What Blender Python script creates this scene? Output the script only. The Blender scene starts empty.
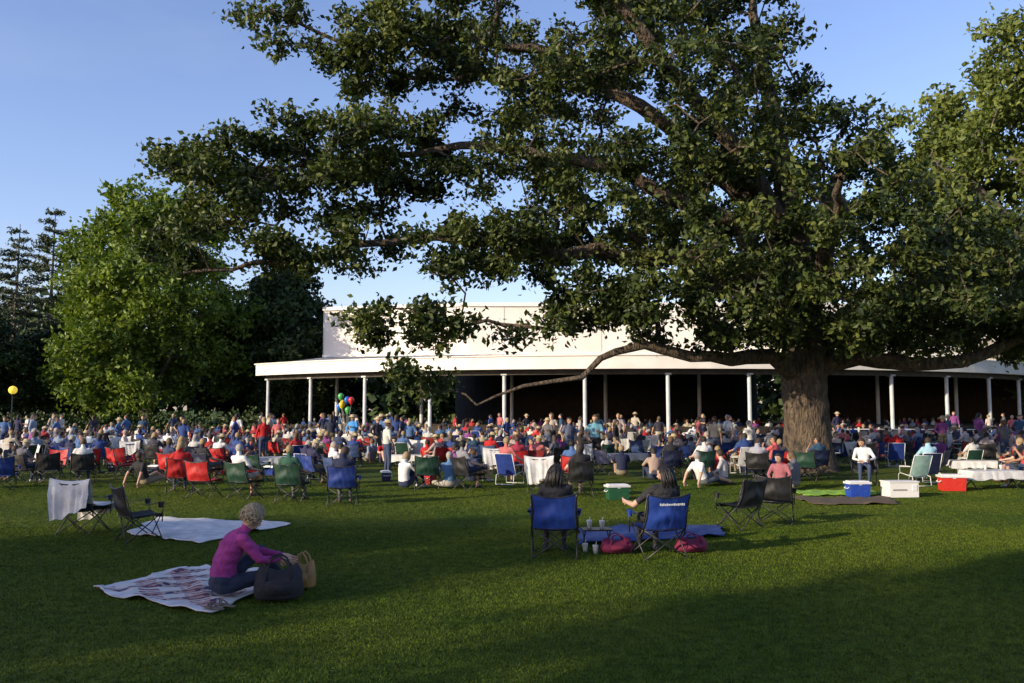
import bpy, math, random
import numpy as np
from mathutils import Vector, Matrix, noise
random.seed(5)
rng=np.random.default_rng(11)
scn=bpy.context.scene
COL=scn.collection

# ------------------------------------------------------------------ materials
def new_mat(name):
    m=bpy.data.materials.new(name); m.use_nodes=True
    nt=m.node_tree; b=nt.nodes['Principled BSDF']
    return m,nt,b
def N(nt,t,**k):
    n=nt.nodes.new(t)
    for a,v in k.items(): setattr(n,a,v)
    return n
def ramp(nt,stops,interp='LINEAR'):
    r=N(nt,'ShaderNodeValToRGB'); cr=r.color_ramp; cr.interpolation=interp
    while len(cr.elements)<len(stops): cr.elements.new(.5)
    for e,(p,c) in zip(cr.elements,stops):
        e.position=p; e.color=(c[0],c[1],c[2],1)
    return r
def noise_mat(name,c1,c2,scale=5,rough=.8,bump=0,bscale=None,metal=0,detail=6,coord='Object'):
    m,nt,b=new_mat(name)
    tc=N(nt,'ShaderNodeTexCoord'); nz=N(nt,'ShaderNodeTexNoise')
    nz.inputs['Scale'].default_value=scale; nz.inputs['Detail'].default_value=detail
    nt.links.new(tc.outputs[coord],nz.inputs['Vector'])
    r=ramp(nt,[(.3,c1),(.7,c2)]); nt.links.new(nz.outputs['Fac'],r.inputs['Fac'])
    nt.links.new(r.outputs['Color'],b.inputs['Base Color'])
    b.inputs['Roughness'].default_value=rough; b.inputs['Metallic'].default_value=metal
    if bump:
        n2=N(nt,'ShaderNodeTexNoise'); n2.inputs['Scale'].default_value=bscale or scale*4
        n2.inputs['Detail'].default_value=5
        nt.links.new(tc.outputs[coord],n2.inputs['Vector'])
        bp=N(nt,'ShaderNodeBump'); bp.inputs['Strength'].default_value=bump; bp.inputs['Distance'].default_value=.03
        nt.links.new(n2.outputs['Fac'],bp.inputs['Height']); nt.links.new(bp.outputs['Normal'],b.inputs['Normal'])
    return m
def objcol_mat(name,rough=.85,var=.25,scale=9):
    m,nt,b=new_mat(name)
    oi=N(nt,'ShaderNodeObjectInfo'); tc=N(nt,'ShaderNodeTexCoord'); nz=N(nt,'ShaderNodeTexNoise')
    nz.inputs['Scale'].default_value=scale; nz.inputs['Detail'].default_value=5
    nt.links.new(tc.outputs['Object'],nz.inputs['Vector'])
    mr=N(nt,'ShaderNodeMapRange'); mr.inputs['To Min'].default_value=1-var; mr.inputs['To Max'].default_value=1+var
    nt.links.new(nz.outputs['Fac'],mr.inputs['Value'])
    mx=N(nt,'ShaderNodeVectorMath',operation='SCALE')
    nt.links.new(oi.outputs['Color'],mx.inputs[0]); nt.links.new(mr.outputs['Result'],mx.inputs['Scale'])
    nt.links.new(mx.outputs['Vector'],b.inputs['Base Color'])
    b.inputs['Roughness'].default_value=rough
    bp=N(nt,'ShaderNodeBump'); bp.inputs['Strength'].default_value=.5; bp.inputs['Distance'].default_value=.03
    nt.links.new(nz.outputs['Fac'],bp.inputs['Height']); nt.links.new(bp.outputs['Normal'],b.inputs['Normal'])
    return m
def random_mat(name,cols,mul,rough=.85):
    m,nt,b=new_mat(name)
    oi=N(nt,'ShaderNodeObjectInfo')
    a=N(nt,'ShaderNodeMath',operation='MULTIPLY'); a.inputs[1].default_value=mul
    f=N(nt,'ShaderNodeMath',operation='FRACT')
    nt.links.new(oi.outputs['Random'],a.inputs[0]); nt.links.new(a.outputs[0],f.inputs[0])
    r=ramp(nt,[(i/len(cols),c) for i,c in enumerate(cols)],'CONSTANT')
    nt.links.new(f.outputs[0],r.inputs['Fac']); nt.links.new(r.outputs['Color'],b.inputs['Base Color'])
    b.inputs['Roughness'].default_value=rough
    return m
def leaf_mat(name,cols,trans=.25,rough=.5):
    m,nt,b=new_mat(name)
    g=N(nt,'ShaderNodeNewGeometry'); tc=N(nt,'ShaderNodeTexCoord'); nz=N(nt,'ShaderNodeTexNoise')
    nz.inputs['Scale'].default_value=.45; nz.inputs['Detail'].default_value=2
    nt.links.new(tc.outputs['Object'],nz.inputs['Vector'])
    ad=N(nt,'ShaderNodeMath',operation='MULTIPLY_ADD'); ad.inputs[1].default_value=.6
    sb=N(nt,'ShaderNodeMath',operation='SUBTRACT'); sb.inputs[1].default_value=.3
    nt.links.new(g.outputs['Random Per Island'],ad.inputs[0]); nt.links.new(nz.outputs['Fac'],ad.inputs[2])
    nt.links.new(ad.outputs[0],sb.inputs[0])
    k=len(cols)
    r=ramp(nt,[(.15+.7*i/(k-1),c) for i,c in enumerate(cols)])
    nt.links.new(sb.outputs[0],r.inputs['Fac'])
    nt.links.new(r.outputs['Color'],b.inputs['Base Color']); b.inputs['Roughness'].default_value=rough
    b.inputs['Specular IOR Level'].default_value=.3
    if trans>0:
        tr=N(nt,'ShaderNodeBsdfTranslucent')
        sc=N(nt,'ShaderNodeVectorMath',operation='MULTIPLY'); sc.inputs[1].default_value=(1.5,1.6,.5)
        nt.links.new(r.outputs['Color'],sc.inputs[0]); nt.links.new(sc.outputs[0],tr.inputs['Color'])
        mx=N(nt,'ShaderNodeMixShader'); mx.inputs[0].default_value=trans
        nt.links.new(b.outputs[0],mx.inputs[1]); nt.links.new(tr.outputs[0],mx.inputs[2])
        nt.links.new(mx.outputs[0],nt.nodes['Material Output'].inputs['Surface'])
    return m

M_bark=noise_mat('oak_bark',(.035,.027,.02),(.20,.15,.105),scale=4.5,rough=.95,bump=1,bscale=9)
nt=M_bark.node_tree
tc=[n for n in nt.nodes if n.type=='TEX_COORD'][0]
mp=N(nt,'ShaderNodeMapping'); mp.inputs['Scale'].default_value=(2.0,2.0,.7)
nt.links.new(tc.outputs['Object'],mp.inputs['Vector'])
for n in nt.nodes:
    if n.type=='TEX_NOISE': nt.links.new(mp.outputs['Vector'],n.inputs['Vector'])
    if n.type=='BUMP': n.inputs['Distance'].default_value=.22
M_bark2=noise_mat('grey_bark',(.05,.045,.035),(.14,.12,.10),scale=4,rough=.95,bump=.8)
M_oakleaf=leaf_mat('oak_leaf',[(.014,.026,.008),(.030,.050,.012),(.065,.090,.020),(.135,.155,.036)],.18)
M_maple=leaf_mat('maple_leaf',[(.05,.085,.012),(.09,.14,.02),(.14,.20,.028),(.19,.25,.035)],.25)
M_dark=leaf_mat('dark_leaf',[(.018,.032,.010),(.035,.06,.015),(.065,.095,.024)],0)
M_fir=leaf_mat('needle_leaf',[(.03,.045,.02),(.065,.09,.035),(.12,.14,.055)],0)
M_ylw=leaf_mat('sunlit_oak_leaf',[(.06,.085,.018),(.11,.145,.03),(.17,.20,.045)],.2)

M_white=noise_mat('white_paint',(.70,.67,.62),(.82,.80,.75),scale=.7,rough=.6)
M_white2=noise_mat('cream_panel',(.68,.64,.57),(.80,.76,.69),scale=.6,rough=.7)
M_steel=noise_mat('column_paint',(.45,.50,.55),(.60,.64,.66),scale=2,rough=.5)
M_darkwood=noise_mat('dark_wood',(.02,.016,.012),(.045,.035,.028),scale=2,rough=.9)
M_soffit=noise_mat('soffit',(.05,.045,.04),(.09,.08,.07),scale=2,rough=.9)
M_conc=noise_mat('concrete',(.22,.21,.19),(.34,.32,.29),scale=2,rough=.9,bump=.2)
M_roof=noise_mat('metal_roof',(.42,.41,.39),(.55,.53,.50),scale=1,rough=.5)
M_black=noise_mat('black_frame',(.012,.012,.013),(.03,.03,.032),scale=20,rough=.4)
M_blackcloth=noise_mat('black_nylon',(.010,.010,.013),(.022,.022,.027),scale=12,rough=.8,bump=.4)
M_cloth=objcol_mat('dyed_cloth'); M_fab=objcol_mat('chair_nylon',rough=.6,var=.35,scale=7)
M_plast=objcol_mat('moulded_plastic',rough=.35,var=.05)
M_whitep=noise_mat('white_plastic',(.60,.60,.59),(.72,.72,.70),scale=8,rough=.4)
M_towel=noise_mat('white_towel',(.50,.49,.48),(.72,.71,.70),scale=5,rough=.95,bump=.5,bscale=60)
M_pants=random_mat('trouser_cloth',[(.02,.03,.07),(.22,.18,.12),(.015,.015,.018),(.10,.11,.12),(.04,.06,.12),(.40,.37,.32)],7.31)
M_hair=random_mat('hair',[(.03,.018,.01),(.01,.008,.007),(.30,.28,.26),(.10,.06,.03),(.28,.20,.10),(.05,.03,.02)],13.7,.7)
M_skin=random_mat('skin',[(.50,.30,.21),(.42,.24,.16),(.55,.35,.26),(.36,.20,.13),(.5,.32,.22)],5.13,.55)
M_shoe=random_mat('shoe',[(.02,.02,.02),(.5,.5,.5),(.1,.06,.04)],3.7,.6)
M_eye=noise_mat('eye_dark',(.01,.01,.01),(.02,.02,.02),rough=.2)
M_lip=noise_mat('lips',(.30,.10,.09),(.34,.12,.1),rough=.5)
M_tan=noise_mat('tan_leather',(.22,.12,.04),(.34,.21,.07),scale=9,rough=.6)
M_straw=noise_mat('straw',(.40,.32,.18),(.55,.46,.29),scale=30,rough=.9)
PM=[M_cloth,M_skin,M_pants,M_shoe,M_hair,M_eye,M_lip]

# ------------------------------------------------------------------ mesh helpers
def mesh_np(name,V,F,mats,mi=None,smooth=False):
    V=np.asarray(V,dtype=np.float32); F=np.asarray(F,dtype=np.int32)
    me=bpy.data.meshes.new(name)
    me.vertices.add(len(V)); me.vertices.foreach_set('co',V.ravel())
    k=F.shape[1]
    me.loops.add(F.size); me.loops.foreach_set('vertex_index',F.ravel())
    me.polygons.add(len(F)); me.polygons.foreach_set('loop_start',np.arange(0,F.size,k,dtype=np.int32))
    for m in mats: me.materials.append(m)
    if mi is not None: me.polygons.foreach_set('material_index',np.asarray(mi,dtype=np.int32))
    me.update(calc_edges=True)
    me.polygons.foreach_set('use_smooth',np.full(len(F),smooth,dtype=bool))
    return me
def add_obj(name,me,loc=(0,0,0),rz=0,sc=1,parent=None,color=None,rot=None):
    o=bpy.data.objects.new(name,me); COL.objects.link(o)
    o.location=loc; o.rotation_euler=rot if rot else (0,0,rz)
    o.scale=(sc,sc,sc) if not hasattr(sc,'__len__') else sc
    if parent: o.parent=parent
    if color: o.color=(color[0],color[1],color[2],1)
    return o
def empty(name,loc=(0,0,0),rz=0,sc=1):
    return add_obj(name,None,loc,rz,sc)

def unit(v):
    v=np.asarray(v,float); return v/(np.linalg.norm(v)+1e-9)
class MB:
    def __init__(s): s.v=[]; s.f=[]; s.m=[]
    def add(s,v,f,mi=0):
        o=len(s.v); s.v+= [tuple(map(float,p)) for p in v]
        s.f+=[tuple(i+o for i in q) for q in f]; s.m+=[mi]*len(f)
    def box(s,c,d,mi=0,taper=1.0,rz=0):
        x,y,z=d[0]/2,d[1]/2,d[2]/2
        v=[]
        for k,(zz,t) in enumerate(((-z,taper),(z,1))):
            for sx,sy in ((-1,-1),(1,-1),(1,1),(-1,1)):
                px,py=sx*x*t,sy*y*t
                v.append((c[0]+px*math.cos(rz)-py*math.sin(rz),c[1]+px*math.sin(rz)+py*math.cos(rz),c[2]+zz))
        s.add(v,[(3,2,1,0),(4,5,6,7),(0,1,5,4),(1,2,6,5),(2,3,7,6),(3,0,4,7)],mi)
    def loft(s,rings,mi=0,n=12,cap=True):
        v=[];f=[]
        for c,U,W in rings:
            c=np.array(c,float);U=np.array(U,float);W=np.array(W,float)
            for i in range(n):
                a=2*math.pi*i/n; v.append(c+U*math.cos(a)+W*math.sin(a))
        for r in range(len(rings)-1):
            for i in range(n):
                j=(i+1)%n
                f.append((r*n+i,r*n+j,(r+1)*n+j,(r+1)*n+i))
        if cap:
            v.append(rings[0][0]); k=len(v)-1
            for i in range(n): f.append((k,(i+1)%n,i))
            v.append(rings[-1][0]); k=len(v)-1; b=(len(rings)-1)*n
            for i in range(n): f.append((k,b+i,b+(i+1)%n))
        s.add(v,f,mi)
    def tube(s,pts,rad,mi=0,n=8):
        pts=[np.array(p,float) for p in pts]
        if not hasattr(rad,'__len__'): rad=[rad]*len(pts)
        rings=[];u=None
        for i,p in enumerate(pts):
            t=unit(pts[min(i+1,len(pts)-1)]-pts[max(i-1,0)])
            if u is None:
                ref=np.array([0,0,1.]) if abs(t[2])<.9 else np.array([1.,0,0])
                u=unit(np.cross(t,ref))
            u=unit(u-np.dot(u,t)*t); w=np.cross(t,u)
            rings.append((p,u*rad[i],w*rad[i]))
        s.loft(rings,mi,n)
    def capsule(s,a,b,ra,rb,mi=0,n=12):
        a=np.array(a,float);b=np.array(b,float);t=unit(b-a)
        s.tube([a-t*ra*.95,a-t*ra*.8,a-t*ra*.45,a,(a+b)/2,b,b+t*rb*.45,b+t*rb*.8,b+t*rb*.95],
               [ra*.3,ra*.6,ra*.89,ra,(ra+rb)/2*1.03,rb,rb*.89,rb*.6,rb*.3],mi,n)
    def ell(s,c,ax,mi=0,n=12,m=8):
        c=np.array(c,float);A=[np.array(a,float) for a in ax]
        rings=[]
        for i in range(m):
            ph=math.pi*(i+.5)/m
            rings.append((c-A[2]*math.cos(ph),A[0]*math.sin(ph),A[1]*math.sin(ph)))
        s.loft(rings,mi,n)
    def grid(s,P,mi=0):
        a=len(P);b=len(P[0]); v=[p for r in P for p in r]
        f=[(i*b+j,i*b+j+1,(i+1)*b+j+1,(i+1)*b+j) for i in range(a-1) for j in range(b-1)]
        s.add(v,f,mi)
    def mesh(s,name,mats,smooth=False):
        me=bpy.data.meshes.new(name); me.from_pydata(s.v,[],s.f)
        for m in mats: me.materials.append(m)
        me.polygons.foreach_set('material_index',s.m)
        me.polygons.foreach_set('use_smooth',[smooth]*len(s.f)); me.update()
        return me
def modmesh(me,mods,name):
    o=bpy.data.objects.new('tmp',me); COL.objects.link(o)
    for t,kw in mods:
        m=o.modifiers.new(t,t)
        for k,v in kw.items(): setattr(m,k,v)
    dg=bpy.context.evaluated_depsgraph_get(); dg.update()
    r=bpy.data.meshes.new_from_object(o.evaluated_get(dg)); r.name=name
    bpy.data.objects.remove(o); return r

# ------------------------------------------------------------------ people
def person(name,J,voxel=.022,sleeve='short',legs='long',hair='short',hat=False,mats=PM,extra=None):
    g=lambda k:np.array(J[k],float)
    pel,neck,head=g('pel'),g('neck'),g('head')
    hx=unit(J.get('hipx',(1,0,0))); sx=unit(J.get('shx',(1,0,0)))
    fd=unit(J.get('face',(0,1,0)))
    up=unit(neck-pel); fw=unit(np.cross(up,(hx+sx)/2))
    mid=(pel+neck)/2+np.array(J.get('mid',(0,0,0)),float)-fw*.02
    B=MB(); seg=[]
    def S(a,b,r,l): seg.append((np.array(a,float),np.array(b,float),r,l))
    rings=[]
    prof=[(-.16,.10,.08),(-.10,.155,.115),(0,.178,.135),(.2,.162,.12),(.45,.158,.115),(.65,.175,.122),(.82,.185,.115),(.93,.155,.09),(1.0,.085,.065),(1.06,.05,.05)]
    for t,rx,ry in prof:
        p=(1-t)**2*pel+2*t*(1-t)*mid+t*t*neck
        tt=unit(2*(1-t)*(mid-pel)+2*t*(neck-mid))
        s=unit(hx*(1-t)+sx*t); f=unit(np.cross(tt,s)); s=np.cross(f,tt)
        rings.append((p,s*rx,f*ry))
    B.loft(rings,0,18)
    pq=lambda t:(1-t)**2*pel+2*t*(1-t)*mid+t*t*neck
    S(pq(.15),pq(.5),.14,0); S(pq(.5),pq(.93),.145,0); S(pq(-.1),pq(.05),.15,2)
    S(neck+unit(head-neck)*.035,head-unit(head-neck)*.1,.05,1)
    B.capsule(neck-up*.04,head-fd*.01,.055,.052)
    hu=unit(np.array([0,0,1.])+unit(neck-pel)*.5 if abs(fd[2])<.3 else head-neck)
    hu=unit(hu-np.dot(hu,fd)*fd); hs=np.cross(fd,hu)
    B.ell(head+hu*.018-fd*.008,(hs*.076,fd*.093,hu*.098)); B.ell(head-hu*.055+fd*.022,(hs*.052,fd*.062,hu*.058))
    B.tube([head+fd*.088+hu*.015,head+fd*.104-hu*.012,head+fd*.112-hu*.03,head+fd*.08-hu*.04],[.01,.013,.017,.012])
    B.ell(head-hs*.079-hu*.008-fd*.005,(hs*.012,fd*.02,hu*.032),n=8,m=6); B.ell(head+hs*.079-hu*.008-fd*.005,(hs*.012,fd*.02,hu*.032),n=8,m=6)
    S(head-hu*.05,head+hu*.03,.085,9)
    hv={'short':.013,'long':.02,'bald':0,'curly':.018}[hair]
    if hv:
        B.ell(head+hu*.03-fd*.016,(hs*(.079+hv),fd*(.09+hv),hu*(.095+hv)))
        if hair=='long':
            B.tube([head-fd*.05+hu*.02,head-fd*.085-hu*.06,head-fd*.095-hu*.15,head-fd*.085-hu*.22],[.075,.075,.06,.03])
            S(head-fd*.085-hu*.06,head-fd*.09-hu*.2,.06,4)
    for sd,a in ((1,'r'),(-1,'l')):
        sh=neck+sx*sd*.165-up*.055; e=g(a+'e'); w=g(a+'w')
        B.capsule(sh,e,.062,.043); B.capsule(e,w,.043,.028)
        B.ell(sh-sx*sd*.03,(sx*.07,fw*.065,up*.065))
        S(sh,sh+(e-sh)*.72,.055,0); S(sh+(e-sh)*.76,e,.045,0 if sleeve=='long' else 1)
        S(e,e+(w-e)*.9,.038,0 if sleeve=='long' else 1)
        hd=unit(J.get(a+'hd',w-e)); pn=unit(J.get(a+'pn',(sd*-1,0,0.2))); pn=unit(pn-np.dot(pn,hd)*hd); ps=np.cross(hd,pn)
        B.ell(w+hd*.05,(ps*.042,pn*.018,hd*.058)); S(w+hd*.02,w+hd*.08,.03,1)
        hip=pel+hx*sd*.09-up*.02; k=g(a+'k'); an=g(a+'a')
        B.capsule(hip,k,.088,.058); B.capsule(k,an,.058,.036)
        B.ell(k+(an-k)*.3,(hx*.056,np.cross(hx,unit(an-k))*.06,unit(an-k)*.14))
        S(hip,hip+(k-hip)*.85,.08,2); S(k,k,.06,2 if legs=='long' else 1); S(k,k+(an-k)*.9,.05,2 if legs=='long' else 1)
        ft=unit(J.get(a+'f',(0,1,0)))
        fs=unit(np.cross(ft,(0,0,1))); fu=np.cross(fs,ft)
        B.loft([(an-ft*.07-fu*.035,fs*.018,fu*.02),(an-ft*.055-fu*.03,fs*.034,fu*.042),(an-fu*.02,fs*.037,fu*.05),(an+ft*.07-fu*.038,fs*.043,fu*.033),(an+ft*.14-fu*.05,fs*.045,fu*.022),(an+ft*.18-fu*.055,fs*.022,fu*.012)])
        S(an-ft*.05-fu*.03,an+ft*.15-fu*.05,.035,3)
    me=B.mesh('b',[]); me=modmesh(me,[('REMESH',dict(mode='VOXEL',voxel_size=voxel,use_smooth_shade=True)),('SMOOTH',dict(factor=.5,iterations=3 if voxel>.015 else 5))],name)
    nv=len(me.vertices); V=np.empty(nv*3); me.vertices.foreach_get('co',V); V=V.reshape(-1,3)
    F=[tuple(p.vertices) for p in me.polygons]
    Ce=np.array([V[list(q)].mean(0) for q in F])
    best=np.full(len(F),1e9); lab=np.zeros(len(F),int)
    for a,b,r,l in seg:
        ab=b-a; L2=max(ab@ab,1e-9); t=np.clip(((Ce-a)@ab)/L2,0,1)
        d=np.linalg.norm(Ce-(a+t[:,None]*ab),axis=1)-r
        m=d<best; best[m]=d[m]; lab[m]=l
    loc=Ce-head; lf=loc@fd; lu=loc@hu
    hm=lab==9
    if hv: ish=hm&((lu>.062)|((lf<.0)&(lu>-.05))|((lf<.03)&(lu>.02)))
    else: ish=hm&False
    lab[hm]=1; lab[ish]=4
    if voxel<.015:
        clothv=np.zeros(nv,bool)
        for q,l in zip(F,lab):
            if l in (0,2):
                for i in q: clothv[i]=True
        for i in np.nonzero(clothv)[0]:
            p=V[i]; d=noise.noise(Vector((p[0]*9,p[1]*9,p[2]*24)))*.012+noise.noise(Vector((p[0]*22,p[1]*20,p[2]*30)))*.005
            c=pq(min(1,max(0,(p-pel)@(neck-pel)/((neck-pel)@(neck-pel))))); V[i]=p+unit(p-c)*d
    B2=MB(); B2.v=[tuple(p) for p in V]; B2.f=F; B2.m=list(lab)
    for sd in (-1,1):
        B2.ell(head+hs*sd*.031+fd*.081+hu*.012,(hs*.014,fd*.009,hu*.007),5,8,5)
        B2.tube([head+hs*sd*.015+fd*.09+hu*.033,head+hs*sd*.032+fd*.088+hu*.038,head+hs*sd*.05+fd*.074+hu*.032],.0045,4,5)
    B2.tube([head-hs*.024+fd*.083-hu*.058,head+fd*.093-hu*.056,head+hs*.024+fd*.083-hu*.058],[.004,.008,.004],6,6)
    for sd,a in ((1,'r'),(-1,'l')):
        e=g(a+'e'); w=g(a+'w'); hd=unit(J.get(a+'hd',w-e)); pn=unit(J.get(a+'pn',(sd*-1,0,0.2))); pn=unit(pn-np.dot(pn,hd)*hd); ps=np.cross(hd,pn)
        curl=J.get('curl',.5)
        for i,(o,L) in enumerate(((-.03,.062),(-.01,.074),(.01,.07),(.03,.055))):
            p=w+hd*.085+ps*o; d=hd; pts=[p-hd*.02,p]
            for q in range(3):
                d=unit(d+pn*curl*(.6 if q else .3)); p=p+d*L/(2.2+.5*q); pts.append(p)
            B2.tube(pts,[.009,.0088,.0082,.0075,.006],1,6)
        th=-1 if sd>0 else 1
        p=w+hd*.03+ps*th*.03
        B2.tube([p,p+ps*th*.022+hd*.022,p+ps*th*.03+hd*.045+pn*.01,p+ps*th*.026+hd*.065+pn*.02],[.012,.011,.0095,.007],1,6)
    if hat:
        top=head+hu*.06
        B2.loft([(top,hs*.165,fd*.175),(top+hu*.012,hs*.165,fd*.175),(top+hu*.02,hs*.095,fd*.108),(top+hu*.085,hs*.085,fd*.098),(top+hu*.1,hs*.05,fd*.06)],len(mats),16)
    if extra: extra(B2,head,fd,hs,hu)
    bpy.data.meshes.remove(me)
    ms=list(mats)+([M_straw] if hat else [])
    return B2.mesh(name,ms,True)

stand=dict(pel=(0,0,.93),neck=(0,-.01,1.43),head=(0,.02,1.575),re=(.25,-.03,1.14),rw=(.26,.07,.9),le=(-.25,-.03,1.14),lw=(-.26,.07,.9),rk=(.1,.03,.49),ra=(.12,-.02,.08),lk=(-.1,.03,.49),la=(-.12,-.02,.08))
stand2=dict(stand,re=(.32,-.05,1.16),rw=(.2,.1,1.0),le=(-.24,.05,1.16),lw=(-.12,.25,1.2),face=(.3,1,-.1))
walk=dict(stand,rk=(.1,.22,.5),ra=(.1,.30,.09),lk=(-.1,.02,.48),la=(-.1,-.3,.12),re=(.25,-.14,1.15),rw=(.26,-.05,.92),le=(-.25,.1,1.15),lw=(-.24,.26,.96))
chair_sit=dict(pel=(0,-.13,.53),neck=(0,-.25,1.02),head=(0,-.19,1.165),re=(.3,-.14,.72),rw=(.29,.12,.665),le=(-.3,-.14,.72),lw=(-.29,.12,.665),rk=(.12,.33,.52),ra=(.13,.40,.09),lk=(-.12,.33,.52),la=(-.13,.38,.09))
chair_sit2=dict(chair_sit,neck=(.02,-.17,1.02),head=(.05,-.07,1.15),face=(.5,.8,-.15),re=(.27,.0,.72),rw=(.12,.2,.68),le=(-.28,0,.74),lw=(-.14,.24,.70),la=(-.1,.28,.09))
chair_sit3=dict(chair_sit,face=(-.8,.6,0),head=(-.02,-.2,1.165),le=(-.27,.02,.78),lw=(-.12,.1,.98),rk=(.06,.36,.56),ra=(-.1,.5,.3))
chair_sit4=dict(chair_sit,face=(.75,.65,.05),head=(.03,-.16,1.16),neck=(.03,-.2,1.02),re=(.3,0,.72),rw=(.22,.2,.8))
gr_knee=dict(pel=(0,0,.14),neck=(0,.02,.64),head=(0,.08,.78),re=(.25,.2,.42),rw=(.12,.4,.42),le=(-.25,.2,.42),lw=(-.12,.4,.42),rk=(.14,.40,.44),ra=(.12,.56,.08),lk=(-.14,.40,.44),la=(-.12,.56,.08),mid=(0,-.06,0))
gr_back=dict(pel=(0,0,.14),neck=(0,-.2,.61),head=(0,-.18,.755),re=(.26,-.32,.33),rw=(.27,-.42,.08),le=(-.26,-.32,.33),lw=(-.27,-.42,.08),rhd=(0,.6,-.5),lhd=(0,.6,-.5),rk=(.11,.43,.2),ra=(.1,.84,.09),lk=(-.11,.42,.3),la=(-.08,.78,.09))
gr_cross=dict(pel=(0,0,.14),neck=(0,.02,.64),head=(.02,.07,.78),face=(.4,.8,-.2),re=(.26,.1,.38),rw=(.15,.3,.25),le=(-.26,.1,.38),lw=(-.15,.3,.25),rk=(.33,.27,.14),ra=(-.06,.33,.09),lk=(-.33,.27,.14),la=(.08,.26,.09),rf=(-1,.3,0),lf=(1,.3,0),mid=(0,-.05,0))
PR={}
PR['stand']=[person('standing_person_mesh',stand),person('standing_long',stand2,hair='long',legs='short'),person('walking_mesh',walk,legs='short'),person('standing_hat',stand2,hat=True,sleeve='long'),person('standing_b',stand,hair='long',sleeve='long')]
PR['chair']=[person('chair_sit_mesh',chair_sit),person('chair_sit_b',chair_sit2,hair='long',sleeve='long'),person('chair_sit_c',chair_sit3,legs='short'),person('chair_sit_d',chair_sit4,hair='long'),person('chair_sit_e',chair_sit2,hat=True)]
PR['ground']=[person('ground_knee',gr_knee,hair='long'),person('ground_back',gr_back,legs='short'),person('ground_cross',gr_cross,sleeve='long'),person('ground_knee_b',gr_knee,legs='short')]

# ------------------------------------------------------------------ folding chair
def camp_chair(name,fabmat,W=.29,seed=0):
    B=MB()
    r=.0095
    for a,b in (((-W,.26,.015),(W,.23,.43)),((W,.26,.015),(-W,.24,.43)),((-W,-.28,.015),(W,-.21,.38)),((W,-.28,.015),(-W,-.22,.38)),
                ((-W-.01,.26,.015),(-W-.01,-.22,.40)),((-W-.01,-.28,.015),(-W-.01,.22,.43)),((W+.01,.26,.015),(W+.01,-.22,.40)),((W+.01,-.28,.015),(W+.01,.22,.43))):
        B.tube([a,b],r,1,6)
    for sx in (-1,1):
        B.tube([(sx*(W+.012),-.19,.3),(sx*(W+.012),-.24,.5),(sx*(W+.012),-.36,.86)],r,1,6)
        B.tube([(sx*(W+.03),.23,.3),(sx*(W+.035),.24,.61)],r,1,6)
        P=[[(sx*(W+.035+d*.032),-.28+.54*t,.64-.035*math.sin(math.pi*t)-.03*t) for d in (-1,0,1)] for t in np.linspace(0,1,7)]
        B.grid(P,0); P2=[[(x,y,z-.012) for x,y,z in row[::-1]] for row in P]; B.grid(P2,0)
        for fy in (.26,-.28): B.ell((sx*W,fy,.014),((.02,0,0),(0,.02,0),(0,0,.014)),1,8,4)
    for sx in (-1,1):
        c=(sx*(W+.035),.2,.52)
        B.loft([(c,(.032,0,0),(0,.032,0)),((c[0],c[1],.605),(.042,0,0),(0,.042,0))],0,10,cap=False)
    P=[];
    for t in np.linspace(0,1,9):
        row=[]
        for u in np.linspace(-1,1,9):
            sag=.06*(1-u*u)*math.sin(math.pi*(.15+.7*t))
            row.append((u*W,-.22+.46*t,.395+.04*t-sag))
        P.append(row)
    B.grid(P,0); B.grid([[(x,y,z-.008) for x,y,z in r_[::-1]] for r_ in P],0)
    B.grid([[(p[0],p[1]+dy,p[2]+dz) for p in P[-1]] for dy,dz in ((0,0),(.012,-.03),(.008,-.06))],0)
    P=[]
    for t in np.linspace(0,1,14):
        row=[]
        for u in np.linspace(-1,1,15):
            sag=.075*(1-u*u)*(1-.55*t)
            wr=.014*math.sin(9*t+4*abs(u)+seed)*(1-u*u)+.009*math.sin(17*u+6*t+seed)*(1-abs(u))
            top=-.05*(1-u*u)*t
            row.append((u*(W+.012-.02*math.sin(math.pi*t)),-.215-.035*min(t*3,1)-.115*t-sag+wr,.40+.465*t+top))
        P.append(row)
    B.grid(P,0); B.grid([[(x,y-.01,z) for x,y,z in r_[::-1]] for r_ in P],0)
    B.tube([(x,y-.005,z+.004) for x,y,z in P[-1]],.011,1,6)
    B.tube([(x,y-.005,z) for x,y,z in P[0]],.008,1,6)
    for j in (0,14): B.tube([(r_[j][0],r_[j][1]-.005,r_[j][2]) for r_ in P],.014,1,6)
    return B.mesh(name,[fabmat,M_black],True)
CH=camp_chair('folding_chair_mesh',M_fab); CHB=camp_chair('folding_chair_mesh_b',M_fab,.27,3)
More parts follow.
